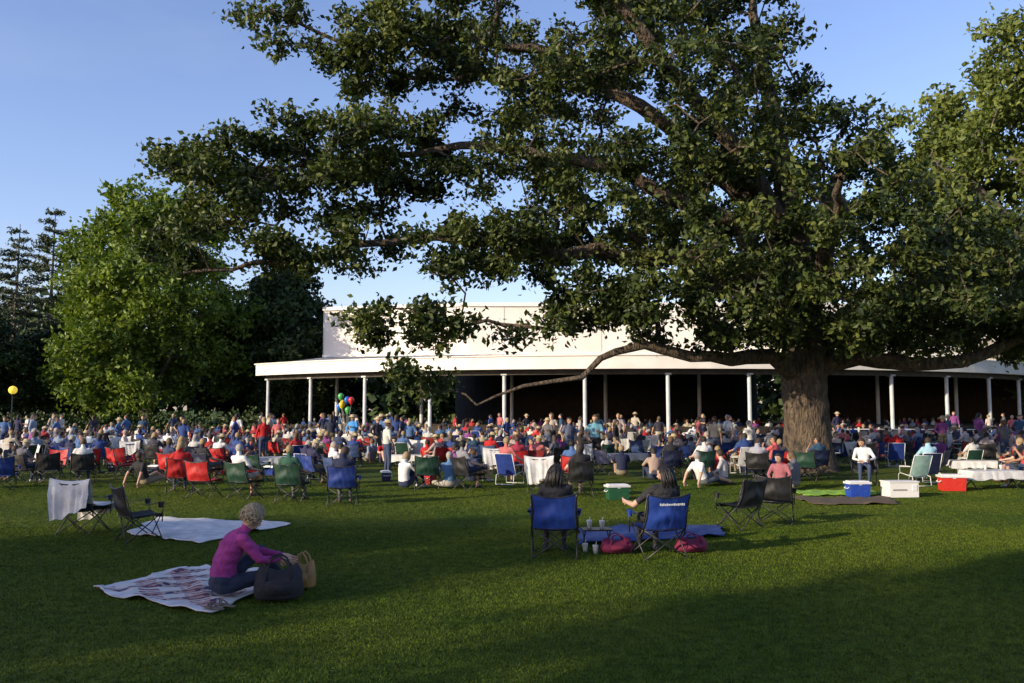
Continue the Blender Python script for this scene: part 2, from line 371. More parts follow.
def mesh_chair2(name):
    B=MB(); W=.26
    for sx in (-1,1):
        B.tube([(sx*W,.3,.015),(sx*W,.28,.3),(sx*W,.2,.33),(sx*W,-.3,.26),(sx*W,-.34,.02)],.011,1,6)
        B.tube([(sx*W,-.15,.2),(sx*W,-.24,.4),(sx*W,-.42,.82)],.011,1,6)
        B.tube([(sx*W,.22,.33),(sx*(W+.02),.2,.5),(sx*(W+.02),-.26,.52)],.012,1,6)
        B.box((sx*(W+.02),-.02,.525),(.05,.42,.018),1)
    B.tube([(-W,-.42,.82),(W,-.42,.82)],.011,1,6); B.tube([(-W,.3,.015),(W,.3,.015)],.011,1,6); B.tube([(-W,-.34,.02),(W,-.34,.02)],.011,1,6)
    P=[[(u*W,-.2+.45*t,.27+.05*t-.04*(1-u*u)) for u in np.linspace(-1,1,7)] for t in np.linspace(0,1,6)]; B.grid(P,0)
    P=[[(u*W,-.2-.22*t-.03*(1-u*u),.28+.54*t) for u in np.linspace(-1,1,7)] for t in np.linspace(0,1,8)]; B.grid(P,0)
    return B.mesh(name,[M_fab,M_whitep],True)
CH2=mesh_chair2('lawn_chair_mesh')
def towel_mesh(name,seed,w=.33,drop=.45):
    B=MB(); P=[]
    path=[(-.44,.86-drop),(-.43,.86-drop*.7),(-.42,.64),(-.40,.78),(-.385,.87),(-.365,.89),(-.34,.87),(-.32,.74),(-.28,.5),(-.16,.45),(0,.43),(.2,.45),(.30,.46),(.33,.36),(.34,.24)]
    n=26
    for i,(y,z) in enumerate(path):
        row=[]
        for j in range(n+1):
            u=-1+2*j/n; hang=1 if (i<3 or i>12) else .25
            q=noise.noise(Vector((u*2.2+seed*3,z*1.1,seed*1.7))); q2=noise.noise(Vector((u*5+seed,z*2.2,seed*5)))
            hem=(.14*noise.noise(Vector((u*1.7,seed*2.3,0)))+.10*u) if i in(0,14) else (.09*noise.noise(Vector((u*1.7,seed*2.3,0)))+.05*u if i in (1,) else 0)
            row.append((u*w*(1+.07*noise.noise(Vector((i*.5,seed,0)))-(.12*(1-i/3) if i<3 else 0))+(.10*(.86-z) if i<3 else 0),y-(abs(q)*.09+q2*.04)*hang,z+hem+.008+(-.045*(1-u*u) if 3<=i<=7 else 0)))
        P.append(row)
    B.grid(P,0); B.grid([[(x,y-.004,z-.004) for x,y,z in q[::-1]] for q in P],0)
    return B.mesh(name,[M_towel],True)
TW=[towel_mesh('towel_mesh_a',1),towel_mesh('towel_mesh_b',4,.35,.52)]

# ------------------------------------------------------------------ coolers, bags, tables, blankets
def cooler():
    B=MB(); B.box((0,0,.17),(.56,.34,.32),0,.92); B.box((0,0,.355),(.60,.38,.05),1); B.box((0,0,.392),(.50,.28,.025),1,1.06)
    for sx in (-1,1): B.tube([(sx*.285,-.1,.25),(sx*.32,-.1,.22),(sx*.32,.1,.22),(sx*.285,.1,.25)],.012,1,6)
    B.box((0,-.172,.33),(.07,.012,.05),1)
    for x in(-1,1):
        for y in (-1,1): B.box((x*.2,y*.1,.007),(.05,.05,.014),1)
    return modmesh(B.mesh('c',[M_plast,M_whitep]),[('BEVEL',dict(width=.012,segments=2))],'cooler_mesh')
CL=cooler()
def bag(name,mat,w=.5,d=.3,h=.34,lump=.02):
    B=MB(); rings=[]
    for t,s in ((0,.9),(.05,1.0),(.3,1.04),(.55,1.0),(.75,.94),(.9,.86),(1,.80)):
        rings.append(((0,.01*math.sin(t*9),t*h+.003),(w/2*s,0,0),(0,d/2*(s if t<.5 else s*(1.7-1.4*t)),0)))
    B.loft(rings,0,32)
    V=[]
    for x,y,z in B.v:
        c,s_=x/w,y/d; L=math.hypot(c,s_)
        if L>1e-3:
            c/=L; s_/=L; e=1/((abs(c)**3.2+abs(s_)**3.2)**(1/3.2))
        else: e=1
        k=1+lump*4*noise.noise(Vector((x*8,y*8,z*10)))
        V.append((x*e*k,y*e*k,z-(.05*math.cos(x/w*5)*(z/h)**4)))
    B.v=V
    for s in (-1,1):
        B.tube([(-w*.25,s*d*.42,h*.55),(-w*.24,s*d*.30,h*.95),(-w*.16,s*d*.26,h*1.25),(0,s*d*.3,h*1.36),(w*.14,s*d*.34,h*1.22),(w*.24,s*d*.32,h*.95),(w*.25,s*d*.42,h*.55)],.012,0,6)
    B.box((0,-d*.5,h*.38),(w*.55,.04,h*.4),0)
    return B.mesh(name,[mat],True)
BG=bag('bag_mesh_dark',M_blackcloth,.48,.28,.32); BGC=bag('bag_mesh_cloth',M_cloth,.4,.26,.3); BGT=bag('bag_mesh_tan',M_tan,.3,.16,.3)
def blanket_obj(name,corners,mat,color=None,z=.03,seed=0,n=18,border=None):
    A,Bc,C,D=[np.array(c,float) for c in corners]; B=MB(); top=[]
    for i in range(n+1):
        row=[]
        for j in range(n+1):
            u=i/n;v=j/n; p=A*(1-u)*(1-v)+Bc*u*(1-v)+C*u*v+D*(1-u)*v
            w=.02*math.sin(u*9+seed+v*4)*math.sin(v*11+seed*2)+.014*math.sin(u*23+v*17+seed)+.012*math.sin(v*31-u*8)+.03*noise.noise(Vector((u*6,v*6,seed)))
            e=.035*math.sin(u*14+seed)+.02*math.sin(u*37) if j in(0,n) else (.035*math.sin(v*13+seed) if i in (0,n) else 0)
            row.append((p[0]+e,p[1]+e,z+max(w,-.004)+.006))
        top.append(row)
    B.grid(top,0)
    if border:
        k=0
        for i in range(n):
            for j in range(n):
                if i<2 or j<2 or i>n-3 or j>n-3: B.m[k]=1
                k+=1
    B.grid([[(x,y,zz-.012) for x,y,zz in r[::-1]] for r in top],0)
    for edge in (top[0],top[-1],[r[0] for r in top],[r[-1] for r in top]): B.tube([(x,y,zz-.006) for x,y,zz in edge],.009,1 if border else 0,5)
    return add_obj(name,B.mesh(name,[mat]+([border] if border else []),True),color=color)
def plaid_mat():
    m,nt,b=new_mat('patterned_blanket'); tc=N(nt,'ShaderNodeTexCoord'); mp=N(nt,'ShaderNodeMapping')
    mp.inputs['Rotation'].default_value=(0,0,math.radians(62)); nt.links.new(tc.outputs['Object'],mp.inputs['Vector'])
    sp=N(nt,'ShaderNodeSeparateXYZ'); nt.links.new(mp.outputs[0],sp.inputs[0])
    def stripes(sock,f,th):
        a=N(nt,'ShaderNodeMath',operation='MULTIPLY'); a.inputs[1].default_value=f; nt.links.new(sock,a.inputs[0])
        fr=N(nt,'ShaderNodeMath',operation='FRACT'); nt.links.new(a.outputs[0],fr.inputs[0])
        g=N(nt,'ShaderNodeMath',operation='LESS_THAN'); g.inputs[1].default_value=th; nt.links.new(fr.outputs[0],g.inputs[0]); return g.outputs[0]
    s1=stripes(sp.outputs['X'],2.6,.5); s2=stripes(sp.outputs['Y'],2.4,.5); s3=stripes(sp.outputs['X'],13,.45)
    vo=N(nt,'ShaderNodeTexVoronoi'); vo.inputs['Scale'].default_value=11; nt.links.new(tc.outputs['Object'],vo.inputs['Vector'])
    lt=N(nt,'ShaderNodeMath',operation='LESS_THAN'); lt.inputs[1].default_value=.45; nt.links.new(vo.outputs['Distance'],lt.inputs[0])
    def mix(f,a,b_):
        x=N(nt,'ShaderNodeMix',data_type='RGBA'); nt.links.new(f,x.inputs['Factor'])
        if isinstance(a,tuple): x.inputs['A'].default_value=(*a,1)
        else: nt.links.new(a,x.inputs['A'])
        x.inputs['B'].default_value=(*b_,1)
        return x.outputs['Result']
    def mul(a,b_):
        x=N(nt,'ShaderNodeMath',operation='MULTIPLY'); nt.links.new(a,x.inputs[0]); nt.links.new(b_,x.inputs[1]); return x.outputs[0]
    c=mix(s1,(.60,.55,.50),(.42,.30,.26))
    c=mix(mul(s1,lt.outputs[0]),c,(.03,.035,.09))
    c=mix(mul(s2,s3),c,(.22,.05,.06))
    nt.links.new(c,b.inputs['Base Color']); b.inputs['Roughness'].default_value=.95
    return m
M_plaid=plaid_mat()

# ------------------------------------------------------------------ ground
def grass_mat(name,blades=False):
    m,nt,b=new_mat(name)
    g=N(nt,'ShaderNodeNewGeometry')
    n1=N(nt,'ShaderNodeTexNoise'); n1.inputs['Scale'].default_value=.35; n1.inputs['Detail'].default_value=4
    n2=N(nt,'ShaderNodeTexNoise'); n2.inputs['Scale'].default_value=7; n2.inputs['Detail'].default_value=6
    for n in (n1,n2): nt.links.new(g.outputs['Position'],n.inputs['Vector'])
    r1=ramp(nt,[(.35,(.050,.086,.008)),(.65,(.092,.120,.013))]); nt.links.new(n1.outputs['Fac'],r1.inputs['Fac'])
    r2=ramp(nt,[(.3,(.6,.65,.5)),(.7,(1.3,1.25,1.3))]); nt.links.new(n2.outputs['Fac'],r2.inputs['Fac'])
    mx=N(nt,'ShaderNodeMix',data_type='RGBA',blend_type='MULTIPLY'); mx.inputs['Factor'].default_value=1
    nt.links.new(r1.outputs[0],mx.inputs['A']); nt.links.new(r2.outputs[0],mx.inputs['B'])
    out=mx.outputs['Result']
    r3=ramp(nt,[(.3,(.6,.6,.6)),(.7,(1.4,1.4,1.4))])
    if blades: nt.links.new(g.outputs['Random Per Island'],r3.inputs['Fac'])
    else:
        n3=N(nt,'ShaderNodeTexNoise'); n3.inputs['Scale'].default_value=45; n3.inputs['Detail'].default_value=4
        nt.links.new(g.outputs['Position'],n3.inputs['Vector']); nt.links.new(n3.outputs['Fac'],r3.inputs['Fac'])
    m2=N(nt,'ShaderNodeMix',data_type='RGBA',blend_type='MULTIPLY'); m2.inputs['Factor'].default_value=1
    nt.links.new(out,m2.inputs['A']); nt.links.new(r3.outputs[0],m2.inputs['B'])
    nt.links.new(m2.outputs['Result'],b.inputs['Base Color'])
    b.inputs['Roughness'].default_value=.85; b.inputs['Specular IOR Level'].default_value=.12
    if not blades:
        bp=N(nt,'ShaderNodeBump'); bp.inputs['Strength'].default_value=.8; bp.inputs['Distance'].default_value=.05
        nt.links.new(n3.outputs['Fac'],bp.inputs['Height']); nt.links.new(bp.outputs['Normal'],b.inputs['Normal'])
    return m
MG=grass_mat('lawn_ground'); MGB=grass_mat('lawn_blades',True)
S=700
add_obj('ground',mesh_np('ground',[(-S,-S,0),(S,-S,0),(S,S,0),(-S,S,0)],[(0,1,2,3)],[MG]))
def grass_patch(name,n,h):
    P=rng.uniform(-.5,.5,(n,2)); a=rng.uniform(0,2*math.pi,n); hh=rng.uniform(.5,1,n)*h; w=rng.uniform(.004,.008,n)*(h/.028)
    ln=rng.normal(0,.4,(n,2))*hh[:,None]
    V=np.zeros((n,3,3)); d=np.stack([np.cos(a),np.sin(a)],1)*w[:,None]
    V[:,0,:2]=P-d; V[:,1,:2]=P+d; V[:,2,:2]=P+ln; V[:,2,2]=hh
    return mesh_np(name,V.reshape(-1,3),np.arange(3*n).reshape(-1,3),[MGB])
GP=[grass_patch('grass_patch_a',2400,.024),grass_patch('grass_patch_b',2400,.024)]; GS=grass_patch('grass_patch_c',1000,.024)
ge=empty('lawn_grass')
for iy in range(5,24):
    for ix in range(-16,17):
        if abs(ix)<.63*iy+1.0:
            add_obj('grass_patch',GS if iy>14 else GP[(ix+iy)%2],(ix,iy,0),random.choice([0,1,2,3])*math.pi/2,parent=ge)

# ------------------------------------------------------------------ trees
def leaves(name,C,L,mat,upb=.5,w=.6):
    n=len(C); nn=rng.normal(0,1,(n,3)); nn[:,2]+=upb; nn/=np.linalg.norm(nn,axis=1)[:,None]
    t=rng.normal(0,1,(n,3)); t-=(t*nn).sum(1)[:,None]*nn; t/=np.linalg.norm(t,axis=1)[:,None]; s=np.cross(nn,t)
    L=L[:,None]; V=np.stack([C-t*L*.5,C+s*L*w*.5+t*L*.08-nn*L*.1,C+t*L*.5,C-s*L*w*.5+t*L*.08-nn*L*.1],1)
    return mesh_np(name,V.reshape(-1,3),np.arange(4*n).reshape(-1,4),[mat])
class Tubes:
    def __init__(s): s.V=[];s.F=[];s.n=0
    def add(s,pts,rad,n=6,rough=0):
        pts=np.asarray(pts,float); k=len(pts); u=None; a=np.arange(n)*2*math.pi/n; VV=[]
        for i in range(k):
            t=unit(pts[min(i+1,k-1)]-pts[max(i-1,0)])
            if u is None: u=unit(np.cross(t,[0,0,1.] if abs(t[2])<.9 else [1.,0,0]))
            u=unit(u-(u@t)*t); w=np.cross(t,u)
            rr=rad[i]*(1+rough*rng.normal(0,1,n))[:,None] if rough else rad[i]
            VV.append(pts[i]+(np.cos(a)[:,None]*u+np.sin(a)[:,None]*w)*rr)
        s.V.append(np.concatenate(VV)); r=np.arange(k-1)[:,None]*n+np.arange(n)[None]; r2=np.arange(k-1)[:,None]*n+(np.arange(n)[None]+1)%n
        s.F.append((np.stack([r,r2,r2+n,r+n],-1).reshape(-1,4))+s.n); s.n+=k*n
    def mesh(s,name,mat): return mesh_np(name,np.concatenate(s.V),np.concatenate(s.F),[mat],smooth=True)
def sample(masses,spacing,maxn,hollow=.5,tries=9000,gap=None):
    pts=np.zeros((0,3)); vol=np.array([m[3]*m[4]*m[5] for m in masses])**.8; pr=vol/vol.sum()
    for _ in range(tries):
        m=masses[rng.choice(len(masses),p=pr)]
        d=rng.normal(0,1,3); d/=np.linalg.norm(d); big=min(m[3:6])>2.4
        r=rng.uniform(hollow**3 if big else 0,1)**(1/3); p=np.array(m[:3])+d*r*np.array(m[3:6])
        if gap and gap(p): continue
        if len(pts)==0 or np.min(((pts-p)**2).sum(1))>spacing**2:
            pts=np.vstack([pts,p])
            if len(pts)>=maxn: break
    return pts
def build_tree(name,limbs,clumps,R,nsub,nleaf,lsize,mleaf,mbark,twigs=True,flat=.65,sig=.2,loc=(0,0,0),trunk_n=16):
    pos=[];par=[];mr=[];paths=[]
    for att,pts,rad in limbs:
        if att is None: prev=-1
        else: prev=int(np.argmin([np.sum((np.array(p)-np.array(att))**2) for p in pos]))
        path=[prev] if prev>=0 else []
        seq=[(np.array(p,float),r) for p,r in zip(pts,rad)]
        if prev>=0: seq=[(np.array(pos[prev]),min(mr[prev],rad[0]*1.3))]+seq
        first=True
        for (a,ra),(b,rb) in zip(seq[:-1],seq[1:]):
            if first and prev<0: pos.append(a);par.append(-1);mr.append(ra);path.append(len(pos)-1)
            first=False
            L=np.linalg.norm(b-a); k=max(1,int(L/(.6 if att is not None else .3)))
            for q in range(1,k+1):
                t=q/k; p=a+(b-a)*t+(rng.normal(0,.07,3)*(1 if att is not None else .12)); pos.append(p); par.append(path[-1]); mr.append(ra+(rb-ra)*t); path.append(len(pos)-1)
        paths.append((path,True))
    root=np.array(pos[0]); base=np.array([root[0],root[1],root[2]+2.5])
    load=[0.0]*len(pos)
    order=np.argsort(np.linalg.norm(clumps-base,axis=1))
    for ci in order:
        c=clumps[ci]; A=np.array(pos); d=np.linalg.norm(A-c,axis=1)
        pen=np.where((A[:,2]<root[2]+2.0),50,0)+np.maximum(0,A[:,2]-c[2])*.5
        i=int(np.argmin(d+pen)); a=A[i]; L=d[i]
        k=max(2,int(L/.6)); sagv=rng.normal(0,.14,3)*L; sagv[2]=abs(sagv[2])*.6; path=[i]
        for q in range(1,k+1):
            t=q/k; p=a+(c-a)*t+sagv*math.sin(math.pi*t)+(rng.normal(0,.06,3) if q<k else 0)
            pos.append(p);par.append(path[-1]);mr.append(0);load.append(0);path.append(len(pos)-1)
        load[-1]+=1; paths.append((path,False))
    ld=np.array(load)
    for i in range(len(pos)-1,0,-1):
        if par[i]>=0: ld[par[i]]+=ld[i]
    rad=np.maximum(np.array(mr),.017*np.maximum(ld,.6)**.47)
    T=Tubes(); pos=np.array(pos)
    for path,man in paths:
        rr=rad[path].copy()
        if len(path)>1: rr[0]=min(rr[0],rr[1]*1.25) if (not man or path[0]!=0) else rr[0]
        if path[0]==0: T.add(pos[path],rr,trunk_n,.035)
        else: T.add(pos[path],rr,10 if man else 6,.05 if man else 0)
    C=[];
    for c in clumps:
        Rc=R*rng.uniform(.65,1.25)
        for _ in range(nsub):
            d=rng.normal(0,1,3); d/=np.linalg.norm(d); d[2]*=flat; tip=c+d*Rc*rng.uniform(.45,1.1)
            if twigs: T.add([c,(c+tip)/2+rng.normal(0,.06,3),tip],[.018,.012,.005],3)
            m=int(nleaf*rng.uniform(.4,1.5)); t=rng.uniform(.4,1.1,m)[:,None]
            C.append(c+(tip-c)*t+rng.normal(0,sig,(m,3)))
    C=np.concatenate(C); L=rng.uniform(.6,1.3,len(C))*lsize
    e=empty(name,loc)
    mb=T.mesh(name+'_branches',mbark); ml=leaves(name+'_leaves',C,L,mleaf)
    add_obj('trunk_and_branches',mb,parent=e); add_obj('foliage',ml,parent=e)
    print(name,len(clumps),'clumps',len(C),'leaves')
    return e,mb,ml
def inst_tree(name,mb,ml,loc,rz,sc):
    e=empty(name,loc,rz,sc); add_obj('trunk_and_branches',mb,parent=e); add_obj('foliage',ml,parent=e); return e

limbs=[(None,[(9.5,27.4,-.15),(9.5,27.4,.12),(9.5,27.4,.5),(9.45,27.4,1.4),(9.4,27.4,3),(9.5,27.4,4.6),(9.3,27.3,7),(8.8,27,9.5),(8.4,27,12),(8,27.3,15),(8,27.4,17)],[1.0,.87,.76,.70,.68,.60,.46,.36,.26,.15,.08]),
 ((9.4,27.4,3),[(8,26.3,3.6),(6,25.5,3.45),(4,25,3.85),(3,24.8,3.7),(2,24.6,2.95),(.4,24.5,2.6),(-1,24.4,2.1)],[.25,.18,.14,.11,.08,.05,.03]),
 ((9.5,27.4,4.6),[(7.5,26.5,6),(5,25.8,6.7),(2,25.2,6.5),(0,25,6.9),(-3,24.7,7),(-6,24.3,6.3),(-9.3,24,5.9)],[.34,.26,.2,.16,.12,.08,.04]),
 ((9.3,27.3,7),[(6.5,26.5,9.5),(4,26,11.5),(1.5,25.8,13),(-1.5,25.5,13.4),(-4.5,25.3,13),(-7.3,25,13.9)],[.28,.22,.16,.11,.07,.04]),
 ((9.5,27.4,4.6),[(7,26,7.6),(3,25.3,9.3),(-1,25,9.9),(-4,24.6,9.3),(-8,24.3,8.9)],[.28,.19,.13,.08,.04]),
 ((9.3,27.3,7),[(7,25.8,10),(4.6,24.5,12),(2.6,23.6,14),(2.0,23,16)],[.25,.22,.18,.12]),
 ((9.4,27.4,3),[(11,27,3.6),(13,26.3,3.3),(14.4,25.8,3.7),(16,25.6,4.2),(19,25.5,4.7)],[.28,.22,.18,.15,.1]),
 ((9.4,27.4,3),[(11,28,5),(14,28.5,6.2),(17,29,6.8),(20,29.5,7)],[.3,.22,.15,.08]),
 ((9.5,27.4,4.6),[(9,24.5,6),(8.5,21.8,7),(8,20,7.4)],[.26,.17,.08]),
 ((9.5,27.4,4.6),[(10,30,7),(10.5,33,9)],[.28,.14]),
 ((9.3,27.3,7),[(10.6,27,9.3),(11.3,27,10.3)],[.2,.1]),
]
masses=[(3.8,27,11.4,5.6,6,6.2),(9,27.6,7.9,4.4,5.4,4.2),(15.2,27.5,5.8,4.4,5,2.3),(8.5,24.2,6.4,5,3.4,2.7),(1.5,25.5,8,4,4,2.2),(0.2,26,14.2,4.5,4.3,2.8),(-4.7,25,9.3,3.2,2.6,1.5),(-8,24.5,8.6,2.3,2,1.4),(-9.6,24.2,7,1.4,1.6,.9),(-5.5,24.6,6.8,2.4,2,.9),(-4.2,25.3,12.8,2.6,2.3,1.2),(-3.1,24.6,4.4,1.7,1.5,.6),(-2.5,24.4,3.1,.8,.8,.7),(-7.3,25,14.2,1.1,1,.5),(-6.2,25,13.3,1.2,1,.5),(-1,24.6,6.5,2.4,2,1.0),(3.5,24.5,5.2,2.7,2.2,.8),(5.4,25,4.2,1.6,1,.4),(1.2,24.6,4.3,1.3,1,.4),(11.5,25.2,4.6,4.6,3.2,.8),(18,26,4.6,3.5,3,1.0)]
def gapf(p):
    th=.03 if (p[0]<2.5 and p[2]>6) else (-.12 if p[0]<6 else -.3)
    return noise.noise(Vector((p[0]*.42+3.1,p[1]*.25,p[2]*.5+1.7)))<th
cl=sample(masses,1.22,680,.55,15000,gapf)
small=sample(masses[6:],.85,160,.0,3500)
cl=np.vstack([cl,small])
cl=cl[~((np.abs(cl[:,0]-9.4)<2.6)&(cl[:,2]<3.7))]
build_tree('oak_tree',limbs,cl,.95,8,37,.195,M_oakleaf,M_bark,sig=.15,flat=.5,trunk_n=34)

def simple_tree(name,H,rx,z0,seed,mleaf,ncl,lsize,nsub=7,nleaf=30,R=1.3,mbark=M_bark2,loc=(0,0,0),twigs=False,lobes=14):
    global rng
    rng=np.random.default_rng(seed)
    ms=[(0,0,(H+z0)/2,rx*.75,rx*.75,(H-z0)/2*.85)]
    for i in range(lobes):
        a=rng.uniform(0,2*math.pi); t=rng.uniform(0,1); z=z0+1+(H-z0-2)*t; pr=math.sin(math.pi*(.18+.72*t))**.7
        ms.append((math.cos(a)*rx*.75*pr,math.sin(a)*rx*.75*pr,z,rx*.36,rx*.36,(H-z0)*.12+.5))
    ms.append((0,0,H-1.5,rx*.35,rx*.35,1.7))
    c=sample(ms,R*.85,ncl,.6)
    r=H*.022
    lb=[(None,[(0,0,-.1),(0,0,.4),(.1,0,z0),(0,.1,H*.5),(.2,0,H*.9)],[r*1.5,r*1.1,r,r*.6,.05])]
    for i in range(5):
        a=i*2.4+seed; lb.append(((0,0,z0+H*.06*i),[(math.cos(a)*rx*.35,math.sin(a)*rx*.35,z0+H*.06*i+H*.12),(math.cos(a)*rx*.7,math.sin(a)*rx*.7,z0+H*.06*i+H*.2)],[r*.4,r*.15]))
    return build_tree(name,lb,c,R,nsub,nleaf,lsize,mleaf,mbark,twigs=twigs,sig=.3,loc=loc,trunk_n=10)
e,mb1,ml1=simple_tree('maple_tree',17.0,7.4,1.2,3,M_maple,300,.40,7,28,1.35,loc=(-26.5,62,0))
e,mb2,ml2=simple_tree('linden_tree',13,5.5,1.0,8,M_dark,200,.42,7,27,1.3,loc=(-18,68,0))
e,mb3,ml3=simple_tree('sunlit_oak_tree',21,6.8,7,21,M_ylw,250,.34,7,30,1.2,loc=(26.5,43,0))
inst_tree('linden_tree',mb2,ml2,(-40,60,0),1.2,.85)
inst_tree('linden_tree',mb2,ml2,(-34,68,0),2.2,.8)
inst_tree('linden_tree',mb2,ml2,(-22,76,0),3.2,1.0)
inst_tree('linden_tree',mb2,ml2,(-47,70,0),4.2,.9)
inst_tree('linden_tree',mb2,ml2,(42,60,0),.2,1.1)
inst_tree('maple_tree',mb1,ml1,(49,72,0),2,1.1)
inst_tree('linden_tree',mb2,ml2,(-17,66,0),.9,.5)
def fir(name,H,rb,seed,loc):
    global rng
    rng=np.random.default_rng(seed); T=Tubes(); T.add([(0,0,-.1),(0,0,H*.5),(.1,0,H)],[.3,.18,.03],8); C=[]
    z=2.0
    while z<H-.3:
        k=rng.integers(4,7); f=1-(z/H)
        for _ in range(k):
            a=rng.uniform(0,2*math.pi); L=rb*(f**.6)*rng.uniform(.5,1.15)+.25; d=np.array([math.cos(a),math.sin(a),0])
            tip=np.array([0,0,z])+d*L+np.array([0,0,L*rng.uniform(-.12,.25)])
            T.add([(0,0,z),(np.array([0,0,z])+tip)/2-np.array([0,0,.05*L]),tip],[.05,.035,.01],4)
            m=int(24*L+8); t=rng.uniform(.25,1.03,m)[:,None]; C.append(np.array([0,0,z])*(1-t)+tip*t+rng.normal(0,.18,(m,3))*np.array([1,1,.6]))
        z+=rng.uniform(.4,.9)
    C=np.concatenate(C); e=empty(name,loc); add_obj('trunk_and_branches',T.mesh(name+'_b',M_bark2),parent=e)
    add_obj('foliage',leaves(name+'_n',C,rng.uniform(.25,.5,len(C)),M_fir,.8,.35),parent=e); return e
fir('fir_tree',20.0,5,5,(-41.5,76,0)); fir('fir_tree',19.5,4.4,6,(-47,80,0)); fir('fir_tree',17.5,4.2,9,(-36,80,0))
rng=np.random.default_rng(31)
C=[]
for i in range(120):
    ang=rng.uniform(-.95,.95); d=rng.uniform(112,135); h=rng.uniform(9,15); c=np.array([math.sin(ang)*d*1.1+5,math.cos(ang)*d,0])
    for q in range(8):
        cc=c+np.array([rng.normal(0,2.6),rng.normal(0,2),rng.uniform(1,h)]); C.append(cc+rng.normal(0,1,(38,3))*np.array([1.2,1.2,.9]))
C=np.concatenate(C); C[:,2]=np.abs(C[:,2])
add_obj('distant_woods',leaves('distant_woods',C,rng.uniform(1.0,1.8,len(C)),M_dark,.5,.8))
C=[]
for i in range(240):
    x=rng.uniform(-46,-17); C.append(np.array([x,57+rng.uniform(-.6,.6),rng.uniform(.1,1.5)])+rng.normal(0,.25,(38,3)))
C=np.concatenate(C); C[:,2]=np.abs(C[:,2])
add_obj('hedge',leaves('hedge',C,rng.uniform(.18,.34,len(C)),M_dark))
# trees standing to the left and behind the photographer: evening shade over the near lawn
rs=random.Random(4)
for i,(x,y,s) in enumerate([(-31.5,-18.0,.84),(-25.5,-21.0,.84),(-42.5,-16.0,.88),(-49,-27,.93),(-43,-30,.95),(-61,-24,.85),(-16,-24,.8)]):
    inst_tree('maple_tree',mb1,ml1,(x,y,0),rs.uniform(0,6),s)

# ------------------------------------------------------------------ concert shed
shed=empty('open_air_concert_shed'); CX,CY=9.3,88.0
def AP(R,th,z): return (CX+R*math.sin(th),CY-R*math.cos(th),z)
def arc_solid(Rin,Rout,z0,z1,t0,t1,mi,B,n=48):
    T=np.linspace(math.radians(t0),math.radians(t1),n)
    prof=[(Rout,z0),(Rout,z1),(Rin,z1),(Rin,z0),(Rout,z0)]
    B.grid([[AP(r,t,z) for t in T] for r,z in prof],mi)
    for t in (T[0],T[-1]): B.add([AP(r,t,z) for r,z in prof[:4]],[(0,1,2,3)],mi)
WP=[np.array(p,float) for p in ((-13.9,62.4),(-3,59.6),(21.5,59.6),(40,64))]
WL=[0]
for a,b in zip(WP[:-1],WP[1:]): WL.append(WL[-1]+np.linalg.norm(b-a))
def wall_pt(s,off=0):
    d=s*WL[-1]
    for i in range(3):
        if d<=WL[i+1]+1e-6:
            t=(d-WL[i])/(WL[i+1]-WL[i]); p=WP[i]*(1-t)+WP[i+1]*t; q=unit(WP[i+1]-WP[i]); n=np.array([q[1],-q[0]]); return p+n*off,math.atan2(q[1],q[0])
def wall_band(B,off0,off1,z0,z1,mi):
    ss=[WL[i]/WL[-1] for i in range(4)]
    ring=[]
    for s in ss:
        a=wall_pt(s,off0)[0]; b=wall_pt(s,off1)[0]
        ring.append([(b[0],b[1],z0),(b[0],b[1],z1),(a[0],a[1],z1),(a[0],a[1],z0),(b[0],b[1],z0)])
    B.grid(ring,mi)
    for r in (ring[0],ring[-1]): B.add(r[:4],[(0,1,2,3)],mi)
T0,T1=math.radians(-43.5),math.radians(56)
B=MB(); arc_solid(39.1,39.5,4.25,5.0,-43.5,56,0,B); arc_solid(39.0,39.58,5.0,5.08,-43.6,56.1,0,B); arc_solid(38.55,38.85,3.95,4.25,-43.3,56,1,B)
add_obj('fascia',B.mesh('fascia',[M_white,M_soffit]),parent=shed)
def canopy(z0,z1,Ro,n=60):
    A=[];Bq=[]
    for i in range(n+1):
        s=i/n; t=T0+(T1-T0)*s; w=wall_pt(s,.02)[0]
        A.append(AP(Ro,t,z0)); Bq.append((w[0],w[1],z1))
    return A,Bq
B=MB(); A,Bq=canopy(5.0,5.7,39.1); B.grid([A,Bq],0)
for a,b in zip(A[1:-1],Bq[1:-1]): B.tube([(a[0],a[1],a[2]+.02),(b[0],b[1],b[2]+.02)],.03,0,4)
add_obj('canopy_roof',B.mesh('canopy_roof',[M_roof]),parent=shed)
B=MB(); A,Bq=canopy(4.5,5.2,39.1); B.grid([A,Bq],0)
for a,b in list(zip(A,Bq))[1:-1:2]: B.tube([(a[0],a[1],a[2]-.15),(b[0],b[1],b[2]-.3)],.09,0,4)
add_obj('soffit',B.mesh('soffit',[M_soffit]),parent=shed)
B=MB(); wall_band(B,-.3,0,5.2,9.15,0); wall_band(B,-.5,.16,9.15,9.40,1); wall_band(B,.003,.1,5.72,5.9,1)
for k in range(17):
    p,a=wall_pt(min(.999,max(.001,k/16)),.008); B.box((p[0],p[1],7.52),(.05,.02,3.2),2,rz=a)
add_obj('clerestory_wall',B.mesh('clerestory',[M_white2,M_white,M_roof]),parent=shed)
B=MB()
for s in (.055,.335,.62,.80):
    p,a=wall_pt(s,.02); B.box((p[0],p[1],8.0),(.55,.22,1.7),0,rz=a)
    for q in range(8): B.box((p[0],p[1]-.14,7.3+q*.2),(.5,.05,.04),0,rz=a)
add_obj('louvre_openings',B.mesh('louvres',[M_darkwood]),parent=shed)
B=MB()
B.grid([[(*wall_pt(WL[i]/WL[-1],.1)[0],9.41) for i in range(4)],[(-6,95,9.6),(4,95,9.6),(20,95,9.6),(34,95,9.6)]],0)
